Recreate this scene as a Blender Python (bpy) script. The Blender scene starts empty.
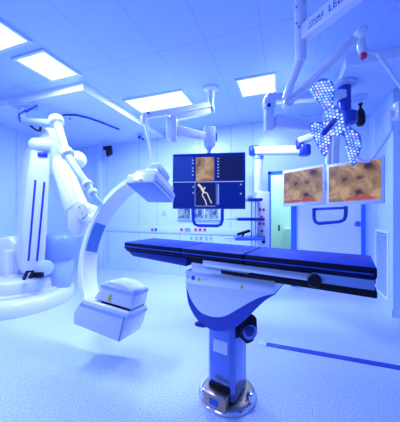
import bpy, bmesh, math, random
from mathutils import Vector, Matrix
random.seed(7)
C = bpy.context.scene
# ------------------------------------------------------------------ camera, world, light, exposure
YAW = math.radians(19.15)
CAM_H = 1.35
FPX = 239.0
SY, CY = math.sin(YAW), math.cos(YAW)
cd = bpy.data.cameras.new('camera'); cam = bpy.data.objects.new('camera', cd)
C.collection.objects.link(cam); C.camera = cam
cd.sensor_fit = 'HORIZONTAL'; cd.sensor_width = 36; cd.lens = FPX/400*36
cd.clip_start = 0.02
cam.location = (0, 0, CAM_H); cam.rotation_euler = (math.pi/2, 0, YAW)
w = bpy.data.worlds.new('world'); C.world = w; w.use_nodes = True
w.node_tree.nodes['Background'].inputs[0].default_value = (0.14, 0.27, 1.0, 1)
w.node_tree.nodes['Background'].inputs[1].default_value = 0.47
C.view_settings.view_transform = 'Standard'; C.view_settings.look = 'None'
C.view_settings.gamma = 1; C.view_settings.use_curve_mapping = False
C.view_settings.exposure = 0.0
BLUE = (0.38, 0.49, 1.0)
def area(name, loc, sx, sy, power, color=BLUE, rot=(0, 0, 0)):
    l = bpy.data.lights.new(name, 'AREA'); l.shape = 'RECTANGLE'; l.size = sx; l.size_y = sy
    l.energy = power; l.color = color
    o = bpy.data.objects.new(name, l); o.location = loc; o.rotation_euler = rot
    C.collection.objects.link(o); return o
ZC, ZS = 3.0, 2.9                                  # main ceiling, soffit
XL, XR, XR2, YF, YB, YR = -4.8, 1.32, 2.4, -2.2, 4.56, 3.67
PANELS = [(-2.73, -2.32, 1.15, 1.63), (-2.73, -2.32, 1.79, 2.22), (-2.22, -1.31, 2.99, 3.43), (-0.54, -0.10, 2.99, 3.43)]
for i, (a, b, c, d) in enumerate(PANELS):
    area('panel_light', ((a+b)/2, (c+d)/2, ZC-0.03), b-a-0.04, d-c-0.04, (36, 46, 92, 50)[i])
area('added_fill_light', (-1.2, 0.2, ZC-0.03), 1.2, 0.9, 26)  # unseen fill lamp added to brighten the booms and the middle of the room
area('added_fill_light', (-3.7, 0.2, ZC-0.03), 0.9, 0.9, 34)  # unseen key lamp added to brighten the robot
area('corridor_light', (0.0, 5.1, 2.55), 0.9, 0.5, 24, (0.62, 0.95, 0.95))

# ------------------------------------------------------------------ frames of reference
def W(lat, up, dep):                               # metres right of, above and ahead of the camera
    return Vector((dep*-SY + lat*CY, dep*CY + lat*SY, CAM_H + up))
def D(lat, up, dep):
    return Vector((dep*-SY + lat*CY, dep*CY + lat*SY, up))
def P(u, v, d):
    return W((u-200)/FPX*d, (211-v)/FPX*d, d)
def dep_back(u, Y=YB):
    return Y/(CY + (u-200)/FPX*SY)
def PB(u, v, Y=YB):                                # point on a plane of constant Y
    return P(u, v, dep_back(u, Y))
Z = Vector((0, 0, 1))

# ------------------------------------------------------------------ materials
def mat(name, col, rough=0.4, metal=0.0, spec=0.5, emit=None, es=0.0, alpha=None, coat=0.0):
    m = bpy.data.materials.new(name); m.use_nodes = True
    p = m.node_tree.nodes['Principled BSDF']
    p.inputs['Base Color'].default_value = (*col, 1); p.inputs['Roughness'].default_value = rough
    p.inputs['Metallic'].default_value = metal; p.inputs['Specular IOR Level'].default_value = spec
    if coat: p.inputs['Coat Weight'].default_value = coat; p.inputs['Coat Roughness'].default_value = 0.1
    if emit: p.inputs['Specular IOR Level'].default_value = 0.12
    if emit: p.inputs['Emission Color'].default_value = (*emit, 1); p.inputs['Emission Strength'].default_value = es
    return m
def noise_mat(name, c1, c2, scale, rough, lo=0.45, hi=0.6, metal=0.0, detail=3, bump=0.0, spec=0.5):
    m = mat(name, c1, rough, metal, spec); nt = m.node_tree; p = nt.nodes['Principled BSDF']
    tc = nt.nodes.new('ShaderNodeTexCoord'); n = nt.nodes.new('ShaderNodeTexNoise'); r = nt.nodes.new('ShaderNodeValToRGB')
    n.inputs['Scale'].default_value = scale; n.inputs['Detail'].default_value = detail
    r.color_ramp.elements[0].position = lo; r.color_ramp.elements[0].color = (*c1, 1)
    r.color_ramp.elements[1].position = hi; r.color_ramp.elements[1].color = (*c2, 1)
    nt.links.new(tc.outputs['Object'], n.inputs['Vector']); nt.links.new(n.outputs['Fac'], r.inputs['Fac'])
    nt.links.new(r.outputs['Color'], p.inputs['Base Color'])
    if bump:
        b = nt.nodes.new('ShaderNodeBump'); b.inputs['Strength'].default_value = bump; b.inputs['Distance'].default_value = 0.002
        nt.links.new(n.outputs['Fac'], b.inputs['Height']); nt.links.new(b.outputs['Normal'], p.inputs['Normal'])
    return m
def tissue_mat():
    m = bpy.data.materials.new('endoscopy_picture'); m.use_nodes = True
    nt = m.node_tree; p = nt.nodes['Principled BSDF']; p.inputs['Base Color'].default_value = (0.01, 0.01, 0.01, 1)
    p.inputs['Roughness'].default_value = 0.3
    tc = nt.nodes.new('ShaderNodeTexCoord'); mp = nt.nodes.new('ShaderNodeMapping'); mp.inputs['Scale'].default_value = (1, 1, 1)
    v = nt.nodes.new('ShaderNodeTexVoronoi'); v.feature = 'SMOOTH_F1'; v.inputs['Scale'].default_value = 8
    n = nt.nodes.new('ShaderNodeTexNoise'); n.inputs['Scale'].default_value = 5.2; n.inputs['Detail'].default_value = 5; n.inputs['Distortion'].default_value = 2.6
    mx = nt.nodes.new('ShaderNodeMix'); mx.data_type = 'FLOAT'; mx.inputs[0].default_value = 0.55
    r = nt.nodes.new('ShaderNodeValToRGB'); cr = r.color_ramp
    cr.elements[0].position = 0.27; cr.elements[0].color = (0.07, 0.02, 0.02, 1)
    cr.elements[1].position = 0.56; cr.elements[1].color = (0.80, 0.52, 0.27, 1)
    e = cr.elements.new(0.36); e.color = (0.34, 0.19, 0.10, 1)
    e = cr.elements.new(0.48); e.color = (0.52, 0.32, 0.17, 1)
    nt.links.new(tc.outputs['Object'], mp.inputs['Vector'])
    nt.links.new(mp.outputs['Vector'], v.inputs['Vector']); nt.links.new(mp.outputs['Vector'], n.inputs['Vector'])
    nt.links.new(v.outputs['Distance'], mx.inputs[2]); nt.links.new(n.outputs['Fac'], mx.inputs[3])
    nt.links.new(mx.outputs[0], r.inputs['Fac'])
    nt.links.new(r.outputs['Color'], p.inputs['Emission Color']); p.inputs['Emission Strength'].default_value = 0.6
    return m
def led_mat():
    m = bpy.data.materials.new('led_lens'); m.use_nodes = True
    nt = m.node_tree; p = nt.nodes['Principled BSDF']; p.inputs['Roughness'].default_value = 0.12
    p.inputs['Base Color'].default_value = (0.7, 0.75, 0.85, 1)
    tc = nt.nodes.new('ShaderNodeTexCoord'); v = nt.nodes.new('ShaderNodeTexVoronoi'); v.inputs['Scale'].default_value = 34
    r = nt.nodes.new('ShaderNodeValToRGB'); cr = r.color_ramp; cr.interpolation = 'CONSTANT'
    cols = [(0, (0.10, 0.25, 0.9)), (0.22, (0.6, 0.8, 1.0)), (0.42, (0.85, 0.92, 1.0)), (0.6, (0.75, 0.25, 0.55)), (0.68, (0.35, 0.8, 1.0)), (0.8, (0.15, 0.35, 0.95)), (0.93, (0.8, 0.85, 0.75))]
    cr.elements[0].color = (*cols[0][1], 1); cr.elements[1].position = cols[1][0]; cr.elements[1].color = (*cols[1][1], 1)
    for pos, col in cols[2:]:
        e = cr.elements.new(pos); e.color = (*col, 1)
    sx = nt.nodes.new('ShaderNodeSeparateColor')
    nt.links.new(tc.outputs['Object'], v.inputs['Vector']); nt.links.new(v.outputs['Color'], sx.inputs[0])
    nt.links.new(sx.outputs[0], r.inputs['Fac']); nt.links.new(r.outputs['Color'], p.inputs['Emission Color'])
    p.inputs['Emission Strength'].default_value = 0.95
    return m
def ceiling_mat():
    m = mat('ceiling_paint', (0.62, 0.70, 0.86), 0.55); nt = m.node_tree; p = nt.nodes['Principled BSDF']
    g = nt.nodes.new('ShaderNodeNewGeometry'); s = nt.nodes.new('ShaderNodeSeparateXYZ'); nt.links.new(g.outputs['Position'], s.inputs[0])
    def line(sock, off, per, wd):
        a = nt.nodes.new('ShaderNodeMath'); a.operation = 'SUBTRACT'; a.inputs[1].default_value = off; nt.links.new(s.outputs[sock], a.inputs[0])
        b = nt.nodes.new('ShaderNodeMath'); b.operation = 'PINGPONG'; b.inputs[1].default_value = per/2; nt.links.new(a.outputs[0], b.inputs[0])
        c = nt.nodes.new('ShaderNodeMath'); c.operation = 'LESS_THAN'; c.inputs[1].default_value = wd; nt.links.new(b.outputs[0], c.inputs[0]); return c
    a = line('X', -1.23, 0.52, 0.004); b = line('Y', 2.20, 1.25, 0.005)
    mx = nt.nodes.new('ShaderNodeMath'); mx.operation = 'MAXIMUM'; nt.links.new(a.outputs[0], mx.inputs[0]); nt.links.new(b.outputs[0], mx.inputs[1])
    mm = nt.nodes.new('ShaderNodeMix'); mm.data_type = 'RGBA'; mm.inputs[6].default_value = (0.46, 0.62, 0.98, 1); mm.inputs[7].default_value = (0.36, 0.46, 0.80, 1)
    nt.links.new(mx.outputs[0], mm.inputs[0]); nt.links.new(mm.outputs[2], p.inputs['Base Color'])
    return m
M = dict(
    wall=mat('wall_panel', (0.58, 0.74, 0.97), 0.28), joint=mat('panel_joint', (0.38, 0.46, 0.68), 0.6),
    ceil=ceiling_mat(), soffit=mat('soffit_paint', (0.62, 0.75, 0.98), 0.5),
    floor=noise_mat('vinyl_floor', (0.32, 0.43, 0.72), (0.66, 0.75, 0.92), 110, 0.33, 0.36, 0.52, spec=0.5),
    white=mat('white_enamel', (0.80, 0.83, 0.90), 0.24, coat=0.3), pale=mat('pale_blue_enamel', (0.44, 0.57, 0.84), 0.3),
    steelblue=mat('grey_blue_enamel', (0.22, 0.34, 0.62), 0.3), black=mat('black_plastic', (0.004, 0.005, 0.012), 0.5, spec=0.25),
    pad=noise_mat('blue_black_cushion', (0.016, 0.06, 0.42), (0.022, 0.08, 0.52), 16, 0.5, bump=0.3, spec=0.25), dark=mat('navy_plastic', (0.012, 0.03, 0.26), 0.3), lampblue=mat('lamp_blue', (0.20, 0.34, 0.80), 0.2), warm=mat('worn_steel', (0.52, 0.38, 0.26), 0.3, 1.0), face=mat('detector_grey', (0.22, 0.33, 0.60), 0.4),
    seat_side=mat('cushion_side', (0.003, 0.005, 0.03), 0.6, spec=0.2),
    navy=mat('navy_enamel', (0.02, 0.05, 0.42), 0.25), steel=mat('brushed_steel', (0.74, 0.76, 0.80), 0.28, 0.9),
    chrome=mat('chrome', (0.78, 0.79, 0.82), 0.12, 1.0), colsteel=mat('column_steel', (0.17, 0.26, 0.60), 0.22, 0.75),
    led=led_mat(), tissue=tissue_mat(), screen=mat('screen_glass', (0.004, 0.006, 0.03), 0.35, emit=(0.002, 0.014, 0.30), es=1.0),
    line=mat('screen_line', (0.02, 0.02, 0.05), 0.3, emit=(0.35, 0.55, 1.0), es=0.8), bone=mat('screen_trace', (0.02, 0.02, 0.02), 0.3, emit=(0.82, 0.72, 0.74), es=0.9),
    scr2=mat('screen_tile', (0.01, 0.01, 0.04), 0.3, emit=(0.008, 0.04, 0.44), es=1.0), scr3=mat('screen_tile_dark', (0.01, 0.01, 0.03), 0.3, emit=(0.004, 0.01, 0.10), es=1.0),
    pink=mat('screen_flesh', (0.02, 0.01, 0.01), 0.3, emit=(0.50, 0.08, 0.12), es=0.9),
    red=mat('red_socket', (0.62, 0.03, 0.10), 0.35), yellow=mat('warning_yellow', (0.75, 0.62, 0.04), 0.4), print=mat('print_blue', (0.03, 0.10, 0.55), 0.4),
    sky=mat('frame_blue', (0.05, 0.18, 0.80), 0.35), panel=mat('light_panel', (0.9, 0.92, 0.95), 0.4, emit=(0.93, 0.97, 1.0), es=1.15),
    green=mat('corridor_paint', (0.72, 0.86, 0.78), 0.5), glassblue=mat('blue_panel', (0.10, 0.24, 0.52), 0.3),
    white_and_lit_edge=mat('white_paint_and_lit_edge', (0.92, 0.94, 0.97), 0.35), label=mat('label_plate', (0.72, 0.78, 0.9), 0.3), violet=mat('xray_picture', (0.02, 0.02, 0.05), 0.2, emit=(0.16, 0.36, 0.85), es=0.8),
)
gl = bpy.data.materials.new('door_glass'); gl.use_nodes = True
gp = gl.node_tree.nodes['Principled BSDF']; gp.inputs['Base Color'].default_value = (0.9, 0.98, 0.95, 1); gp.inputs['Roughness'].default_value = 0.02
gp.inputs['Transmission Weight'].default_value = 1.0; gp.inputs['IOR'].default_value = 1.02
M['glass'] = gl
# x-ray strip on the back wall: soft blue shapes
nt = M['violet'].node_tree; n_ = nt.nodes.new('ShaderNodeTexNoise'); n_.inputs['Scale'].default_value = 6; n_.inputs['Distortion'].default_value = 2
r_ = nt.nodes.new('ShaderNodeValToRGB'); r_.color_ramp.elements[0].position = .38; r_.color_ramp.elements[0].color = (.03, .10, .55, 1); r_.color_ramp.elements[1].position = .62; r_.color_ramp.elements[1].color = (.35, .62, .95, 1)
t_ = nt.nodes.new('ShaderNodeTexCoord'); nt.links.new(t_.outputs['Object'], n_.inputs['Vector']); nt.links.new(n_.outputs['Fac'], r_.inputs['Fac']); nt.links.new(r_.outputs['Color'], nt.nodes['Principled BSDF'].inputs['Emission Color'])

# ------------------------------------------------------------------ mesh builder
class MB:
    def __init__(self): self.v = []; self.f = []; self.m = []; self.mi = 0
    def add(self, verts, faces, bev=0, seg=2, ang=30):
        bm = bmesh.new(); vs = [bm.verts.new(p) for p in verts]
        for f in faces:
            try: bm.faces.new([vs[i] for i in f])
            except ValueError: pass
        bmesh.ops.recalc_face_normals(bm, faces=bm.faces[:])
        if bev:
            es = [e for e in bm.edges if len(e.link_faces) == 2 and e.calc_face_angle(0) > math.radians(ang)]
            bmesh.ops.bevel(bm, geom=es, offset=bev, segments=seg, affect='EDGES', profile=0.5, clamp_overlap=True)
        bm.verts.index_update(); o = len(self.v)
        self.v += [v.co.copy() for v in bm.verts]
        for f in bm.faces: self.f.append([o+v.index for v in f.verts]); self.m.append(self.mi)
        bm.free(); return self
    def prism(self, poly, ext, bev=0, seg=2, ang=30):
        n = len(poly); vs = [Vector(p) for p in poly] + [Vector(p)+ext for p in poly]
        fs = [list(range(n)), list(range(2*n-1, n-1, -1))] + [[i, (i+1) % n, n+(i+1) % n, n+i] for i in range(n)]
        return self.add(vs, fs, bev, seg, ang)
    def box(self, c, size, ax=None, bev=0, seg=2):
        a = ax or (Vector((1, 0, 0)), Vector((0, 1, 0)), Z); c = Vector(c)
        h = [a[i]*size[i]/2 for i in range(3)]
        return self.prism([c-h[0]-h[1]-h[2], c+h[0]-h[1]-h[2], c+h[0]+h[1]-h[2], c-h[0]+h[1]-h[2]], h[2]*2, bev, seg)
    def span(self, lo, hi, bev=0):
        lo, hi = Vector(lo), Vector(hi); return self.box((lo+hi)/2, hi-lo, None, bev)
    def tube(self, pts, rad, n=16, bev=0):
        pts = [Vector(p) for p in pts]; k = len(pts); rad = rad if isinstance(rad, (list, tuple)) else [rad]*k
        t0 = (pts[1]-pts[0]).normalized(); ref = Z if abs(t0.z) < 0.9 else Vector((1, 0, 0)); x = t0.cross(ref).normalized()
        vs = []; fs = []
        for i in range(k):
            t = (pts[min(i+1, k-1)]-pts[max(i-1, 0)]).normalized(); x = (x-t*x.dot(t)).normalized(); y = t.cross(x)
            vs += [pts[i]+(x*math.cos(2*math.pi*j/n)+y*math.sin(2*math.pi*j/n))*rad[i] for j in range(n)]
        for i in range(k-1):
            fs += [[i*n+j, i*n+(j+1) % n, (i+1)*n+(j+1) % n, (i+1)*n+j] for j in range(n)]
        fs += [list(range(n))[::-1], list(range((k-1)*n, k*n))]
        return self.add(vs, fs, bev, 2, 60)
    def rod(self, a, b, r, r2=None, bev=0, n=20): return self.tube([a, b], [r, r2 if r2 is not None else r], n, bev)
    def capsule(self, a, b, r, r2=None, n=18):
        a, b = Vector(a), Vector(b); r2 = r if r2 is None else r2; t = (b-a).normalized(); pts = []; rr = []
        for i in range(6):
            q = i/6*math.pi/2+.02; pts.append(a-t*r*math.cos(q)); rr.append(r*math.sin(q))
        pts.append(a); rr.append(r); pts.append(b); rr.append(r2)
        for i in range(5, -1, -1):
            q = i/6*math.pi/2+.02; pts.append(b+t*r2*math.cos(q)); rr.append(r2*math.sin(q))
        return self.tube(pts, rr, n)
    def lathe(self, o, axis, prof, n=40):
        o = Vector(o); a = axis.normalized(); x = a.cross(Vector((1, 0, 0)) if abs(a.x) < .9 else Z).normalized(); y = a.cross(x)
        vs = []; fs = []; k = len(prof)
        for r, h in prof: vs += [o+a*h+(x*math.cos(2*math.pi*j/n)+y*math.sin(2*math.pi*j/n))*max(r, 1e-4) for j in range(n)]
        for i in range(k-1): fs += [[i*n+j, i*n+(j+1) % n, (i+1)*n+(j+1) % n, (i+1)*n+j] for j in range(n)]
        fs += [list(range(n)), list(range((k-1)*n, k*n))]
        return self.add(vs, fs)
    def beam(self, a, b, wd, ht, up=Z, bev=0, w2=None, h2=None):
        a, b = Vector(a), Vector(b); t = (b-a).normalized(); s = t.cross(up).normalized(); u = s.cross(t)
        w2 = wd if w2 is None else w2; h2 = ht if h2 is None else h2
        vs = [a+s*i*wd/2+u*j*ht/2 for i, j in ((-1, -1), (1, -1), (1, 1), (-1, 1))] + [b+s*i*w2/2+u*j*h2/2 for i, j in ((-1, -1), (1, -1), (1, 1), (-1, 1))]
        return self.add(vs, [[0, 1, 2, 3], [7, 6, 5, 4]]+[[i, (i+1) % 4, 4+(i+1) % 4, 4+i] for i in range(4)], bev, 3)
    def build(self, name, mats, parent=None, origin=None, label=None):
        me = bpy.data.meshes.new(name)
        if parent is not None:
            r = parent
            org = Vector((0, 0, 0))
            while r is not None: org += Vector(r.location); r = r.parent
        else: org = Vector(origin) if origin is not None else self.base()
        me.from_pydata([tuple(p-org) for p in self.v], [], self.f)
        for m in (mats if isinstance(mats, (list, tuple)) else [mats]): me.materials.append(m)
        for p, mi in zip(me.polygons, self.m): p.material_index = mi; p.use_smooth = True
        me.set_sharp_from_angle(angle=math.radians(38)); me.update()
        o = bpy.data.objects.new(name, me); C.collection.objects.link(o)
        if parent is not None: o.parent = parent
        else: o.location = org
        if label: o['label'] = label
        return o
    def base(self):
        xs = [p.x for p in self.v]; ys = [p.y for p in self.v]; zs = [p.z for p in self.v]
        return Vector(((min(xs)+max(xs))/2, (min(ys)+max(ys))/2, min(zs)))
def tag(o, label, cat, group=None):
    o['label'] = label; o['category'] = cat
    if group: o['group'] = group
    return o
def thing(name, label, cat, loc, group=None):
    o = bpy.data.objects.new(name, None); o.empty_display_size = .1; o.location = loc; C.collection.objects.link(o)
    return tag(o, label, cat, group)
def struct(mb, name, mats, parent=None):
    o = mb.build(name, mats, parent, (0, 0, 0) if parent is None else None)
    o['kind'] = 'structure'; return o
def text_mesh(txt, o, xdir, ydir, size, m, parent, name='lettering'):
    cu = bpy.data.curves.new(name, 'FONT'); cu.body = txt; cu.size = size; cu.extrude = 0.0006; cu.resolution_u = 3
    to = bpy.data.objects.new(name, cu); C.collection.objects.link(to)
    dg = bpy.context.evaluated_depsgraph_get(); me = bpy.data.meshes.new_from_object(to.evaluated_get(dg))
    bpy.data.objects.remove(to); bpy.data.curves.remove(cu)
    x = xdir.normalized(); y = (ydir-x*ydir.dot(x)).normalized(); z = x.cross(y)
    mb = MB()
    mb.v = [Vector(o)+x*v.co.x+y*v.co.y+z*v.co.z for v in me.vertices]; mb.f = [list(p.vertices) for p in me.polygons]; mb.m = [0]*len(mb.f)
    bpy.data.meshes.remove(me)
    return mb.build(name, m, parent)

# ------------------------------------------------------------------ the room
mb = MB().span((XL-.1, YF, -.1), (XR2+.1, 5.8, 0)); struct(mb, 'floor', M['floor'])
mb = MB().span((XL-.1, YF, ZC), (XR2+.1, YB+.1, ZC+.1)); struct(mb, 'ceiling', M['ceil'])
DX0, DX1, DZ = PB(268, 200).x, PB(365, 200).x, 2.07
mb = MB()
mb.span((XL-.1, YB, 0), (DX0, YB+.1, ZC)); mb.span((DX0, YB, DZ), (DX1, YB+.1, ZC)); mb.span((DX1, YB, 0), (XR+.1, YB+.1, ZC))
mb.mi = 1
def vjoint(u, z0, z1, wd=.012):
    x = PB(u, 200).x; mb.span((x-wd/2, YB-.002, z0), (x+wd/2, YB+.01, z1))
for u, z0, z1 in ((107, 0, ZS), (109, 0, .88), (139, 0, ZS), (157, 1.02, ZS), (180, 0, .88), (200, 0, ZC), (231, 0, ZC), (253, 0, ZC)): vjoint(u, z0, z1)
struct(mb, 'wall_back', [M['wall'], M['joint']])
mb = MB().span((XL-.1, YF, 0), (XL, YB, ZC)); mb.mi = 1
for y in (3.15, 1.2, -.6): mb.span((XL-.01, y-.006, 0), (XL+.002, y+.006, ZS))
struct(mb, 'wall_left', [M['wall'], M['joint']])
mb = MB().span((XR, YR, 0), (XR+.1, YB, ZC)).span((XR+.1, YR, 0), (XR2+.1, YR+.1, ZC)); mb.mi = 1
for y in (4.48, 4.27, 4.21): mb.span((XR-.002, y-.006, .09), (XR+.01, y+.006, 2.75))
struct(mb, 'wall_right', [M['wall'], M['joint']])
mb = MB().span((XR2, YF, 0), (XR2+.1, YR, ZC)); struct(mb, 'wall_side', M['wall'])
# dropped soffits in the two back corners
mb = MB().span((XL, 2.4, ZS), (-2.42, YB, ZC)); struct(mb, 'trim_1', M['soffit'])
mb = MB().span((.65, 2.95, ZS), (XR2, YB, ZC)); struct(mb, 'trim_2', M['soffit'])
# service rail band on the back wall, wall post, floor joint, baseboards
x0, x1 = PB(107, 225).x, PB(253, 225).x
mb = MB().span((x0, YB-.02, .885), (x1, YB, 1.01), .004); struct(mb, 'trim_3', M['wall'])
x0, x1 = PB(100, 200).x, PB(104, 200).x
mb = MB().span((x0, YB-.12, 0), (x1, YB, ZS), .005); struct(mb, 'trim_4', M['wall'])
a = P(259, 343.5, 2.44)
mb = MB().span((-.16, 2.47, 0), (XR2, 2.54, .004)); mb.mi = 1; mb.span((-.24, 2.47, 0), (-.16, 2.54, .005))
struct(mb, 'trim_5', [M['navy'], M['label']])
mb = MB().span((XL, 2.385, ZS-.005), (-2.405, 2.4, ZC)).span((-2.42, 2.4, ZS-.005), (-2.405, YB, ZC)); struct(mb, 'trim_6', M['white_and_lit_edge'])  # white boards added: the light on these soffit faces put into their colour
mb = MB().span((.635, 2.935, ZS-.005), (XR2, 2.95, ZC)).span((.635, 2.95, ZS-.005), (.65, YB, ZC)); struct(mb, 'trim_7', M['white_and_lit_edge'])  # right soffit gets the same white boards
mb = MB().span((XL, YB-.012, 0), (DX0, YB, .09)); struct(mb, 'baseboard_back', M['wall'])
mb = MB().span((XL, YF, 0), (XL+.012, YB, .09)); struct(mb, 'baseboard_left', M['wall'])
mb = MB().span((XR-.012, YR-.012, 0), (XR, YB, .09)).span((XR-.012, YR-.012, 0), (XR2, YR, .09)); struct(mb, 'baseboard_right', M['wall'])
# doorway: blue frame, glazed part, white sliding leaf, corridor beyond
fx = .05
mb = MB().span((DX0, YB-.02, 0), (DX0+fx, YB+.12, DZ)).span((DX1-fx, YB-.02, 0), (DX1, YB+.12, DZ)).span((DX0, YB-.02, DZ-.05), (DX1, YB+.12, DZ))
xm0, xm1 = PB(291, 200).x, PB(296.5, 200).x
mb.span((xm0, YB-.01, 0), (xm1, YB+.1, DZ-.05))
door = struct(mb, 'door_1', M['sky'])
mb = MB().span((xm1, YB+.02, .01), (DX1-fx, YB+.07, DZ-.05)); lf = mb.build('door_leaf', M['white_and_lit_edge'], door)
c = PB(358, 224); mb = MB().lathe(c+Vector((0, .03, 0)), Vector((0, -1, 0)), [(.045, 0), (.045, .02), (.03, .028)], 24); mb.build('door_lock', M['sky'], lf)
mb = MB().span((DX0+fx, YB+.03, .01), (xm0, YB+.045, DZ-.05)); gd = mb.build('glass_pane', M['glass'], door)
c = PB(279, 228); mb = MB().box(c+Vector((0, .01, 0)), (.03, .03, .11), None, .006); mb.build('door_handle', M['black'], door)
mb = MB().span((-1.3, 5.7, 0), (XR2, 5.8, 2.7)); mb.mi = 1; mb.span((-.1, 5.69, 1.88), (.4, 5.7, 1.9)); mb.span((.02, 5.3, 0), (.6, 5.69, .98)); struct(mb, 'wall_corridor', [M['green'], M['green']])
mb = MB().span((-1.3, YB+.1, 2.6), (XR2, 5.8, 2.7)); struct(mb, 'ceiling_corridor', M['green'])
mb = MB().span((-1.4, YB+.1, 0), (-1.3, 5.8, 2.7)).span((XR2, YB-.8, 0), (XR2+.1, 5.8, 2.7)); struct(mb, 'wall_corridor_end', M['green'])

# ------------------------------------------------------------------ ceiling light panels
lab = ['ceiling light panel cut by the left edge of the photo, nearest the camera', 'square ceiling light panel at upper left, second from the left edge',
       'wide bright ceiling light panel above the white arc of the X-ray robot', 'ceiling light panel right of the monitor boom column']
for (a, b, c, d), l in zip(PANELS, lab):
    t = thing('ceiling_light', l, 'ceiling light', ((a+b)/2, (c+d)/2, ZC), 'ceiling light panels')
    MB().span((a, c, ZC-.012), (b, d, ZC-.001)).build('diffuser', M['panel'], t)
    mb = MB()
    for lo, hi in (((a-.03, c-.03), (b+.03, c)), ((a-.03, d), (b+.03, d+.03)), ((a-.03, c), (a, d)), ((b, c), (b+.03, d))):
        mb.span((*lo, ZC-.02), (*hi, ZC))
    mb.build('frame', M['soffit'], t)

# ------------------------------------------------------------------ X-ray robot with its arc
rc = W(-2.726, -CAM_H, 3.62)
rob = thing('x_ray_robot', 'white floor-mounted C-arm X-ray robot with round base and large arc', 'medical robot', rc)
RL, RD = D(1, 0, 0), D(0, 0, 1)
MB().lathe(rc, Z, [(.74, 0), (.745, .02), (.74, .09), (.72, .15), (.68, .185), (.63, .2), (.60, .2), (.59, .225), (.57, .235), (.3, .235)], 72).build('floor_ring', M['white'], rob)
mb = MB().lathe(rc, Z, [(.53, .23), (.53, .33), (.51, .38), (.46, .40), (.2, .40)], 64)
tur = mb.build('turret', M['white'], rob)
mb = MB().prism([P(-8, 292, 3.55), P(17, 290, 3.55), P(17, 262, 3.55), P(15, 244, 3.55), P(9, 236, 3.55), P(-8, 240, 3.55)], D(.02, 0, .42), .04, 3)
mb.build('turret_cheek', M['white'], rob)
mb = MB().prism([P(2, 284, 3.42), P(16, 287, 3.42), P(15.5, 279, 3.42), P(8, 276, 3.42), P(8, 252, 3.42), P(3, 250, 3.42)], D(0, 0, .13), .012, 2)
mb.build('cheek_rail', M['white'], rob)
sc0 = P(59.5, 258, 3.72); g_ = FPX/3.72
MB().lathe(sc0-Z*.46, Z, [(.14, 0), (.165, .03), (.19, .30), (.20, .46)], 40).build('shoulder_pedestal', M['pale'], rob)
MB().lathe(sc0, Z, [(.215, -.01), (.235, .03), (.238, .24), (.225, .32), (.19, .37), (.12, .40), (.0, .405)], 48).build('shoulder_motor', M['steelblue'], rob)
# lower arm slab with two dark slots
poly = [(24, 271), (22, 262), (22.5, 225), (27, 175), (31, 150), (34, 143), (46, 143), (52, 150), (49, 190), (47, 230), (45, 262), (41, 271), (33, 275), (26, 275)]
la = MB().prism([P(u, v, 3.30) for u, v in poly], D(-.29, 0, .24), .022, 3).build('lower_arm', M['white'], rob)
for (u0, v0), (u1, v1) in (((35.5, 180), (28.5, 261)), ((44.5, 182), (37, 261))):
    MB().beam(P(u0, v0, 3.298), P(u1, v1, 3.298), .027, .012, RD, .003).build('slot', M['navy'], la)
MB().box(P(42.5, 154.5, 3.285), (.13, .03, .06), (RL, RD, Z), .01).build('joint_gap', M['navy'], la)
mb = MB().box(P(37, 275, 3.2), (.17, .06, .075), (RL, RD, Z), .02).tube([P(24, 279, 3.2), P(27, 272, 3.15), P(33, 271, 3.15), P(30, 278, 3.15)], .022, 10)
mb.build('cable_clamp', M['black'], rob)
mb = MB().rod(P(45, 268, 3.28), P(45, 268, 3.62), .11, bev=.02); mb.build('shoulder_joint', M['pale'], rob)
# elbow and upper arm
a, b = P(33, 145, 3.38), P(59, 145.5, 3.30)
MB().lathe(a, b-a, [(.05, -.03), (.085, .0), (.105, .05), (.105, (b-a).length-.03), (.095, (b-a).length)], 32).build('elbow', M['white'], rob)
MB().lathe(P(47, 126, 3.45), P(50, 142, 3.45)-P(47, 126, 3.45), [(.05, 0), (.09, .03), (.115, .12), (.12, .23)], 28).build('elbow_cap', M['white'], rob)
MB().rod(P(56.5, 147, 3.22), P(55.5, 176, 3.22), .072, .07, .02).build('elbow_motor', M['pale'], rob)
MB().capsule(P(64, 159, 3.32), P(77, 160, 3.32), .115, .125).build('elbow_housing', M['white'], rob)
MB().tube([P(61, 160, 3.26), P(63, 170, 3.22), P(72, 195, 3.08), P(78, 211, 2.98)], [.115, .125, .135, .145], 28, .01).build('upper_arm', M['white'], rob)
mb = MB().prism([P(u, v, 2.86) for u, v in ((66, 212), (68, 203), (76, 199), (84, 203), (86, 213), (83, 225), (79, 236), (74, 238), (67, 230))], D(.02, 0, .16), .03, 3)
wr = mb.build('wrist', M['white'], rob)
mb = MB().lathe(P(82, 211, 2.80), D(-.15, .1, -1), [(.10, -.2), (.10, 0), (.085, .025), (.05, .03)], 28); mb.build('wrist_cap', M['white'], wr)
# clamp bolts on the wrist joint
for u, v in ((79, 207), (82, 213), (83, 218)): MB().lathe(P(u, v, 2.765), D(-.15, .1, -1), [(.008, -.02), (.008, .004)], 8).build('wrist_bolt', M['steelblue'], wr)
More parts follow.
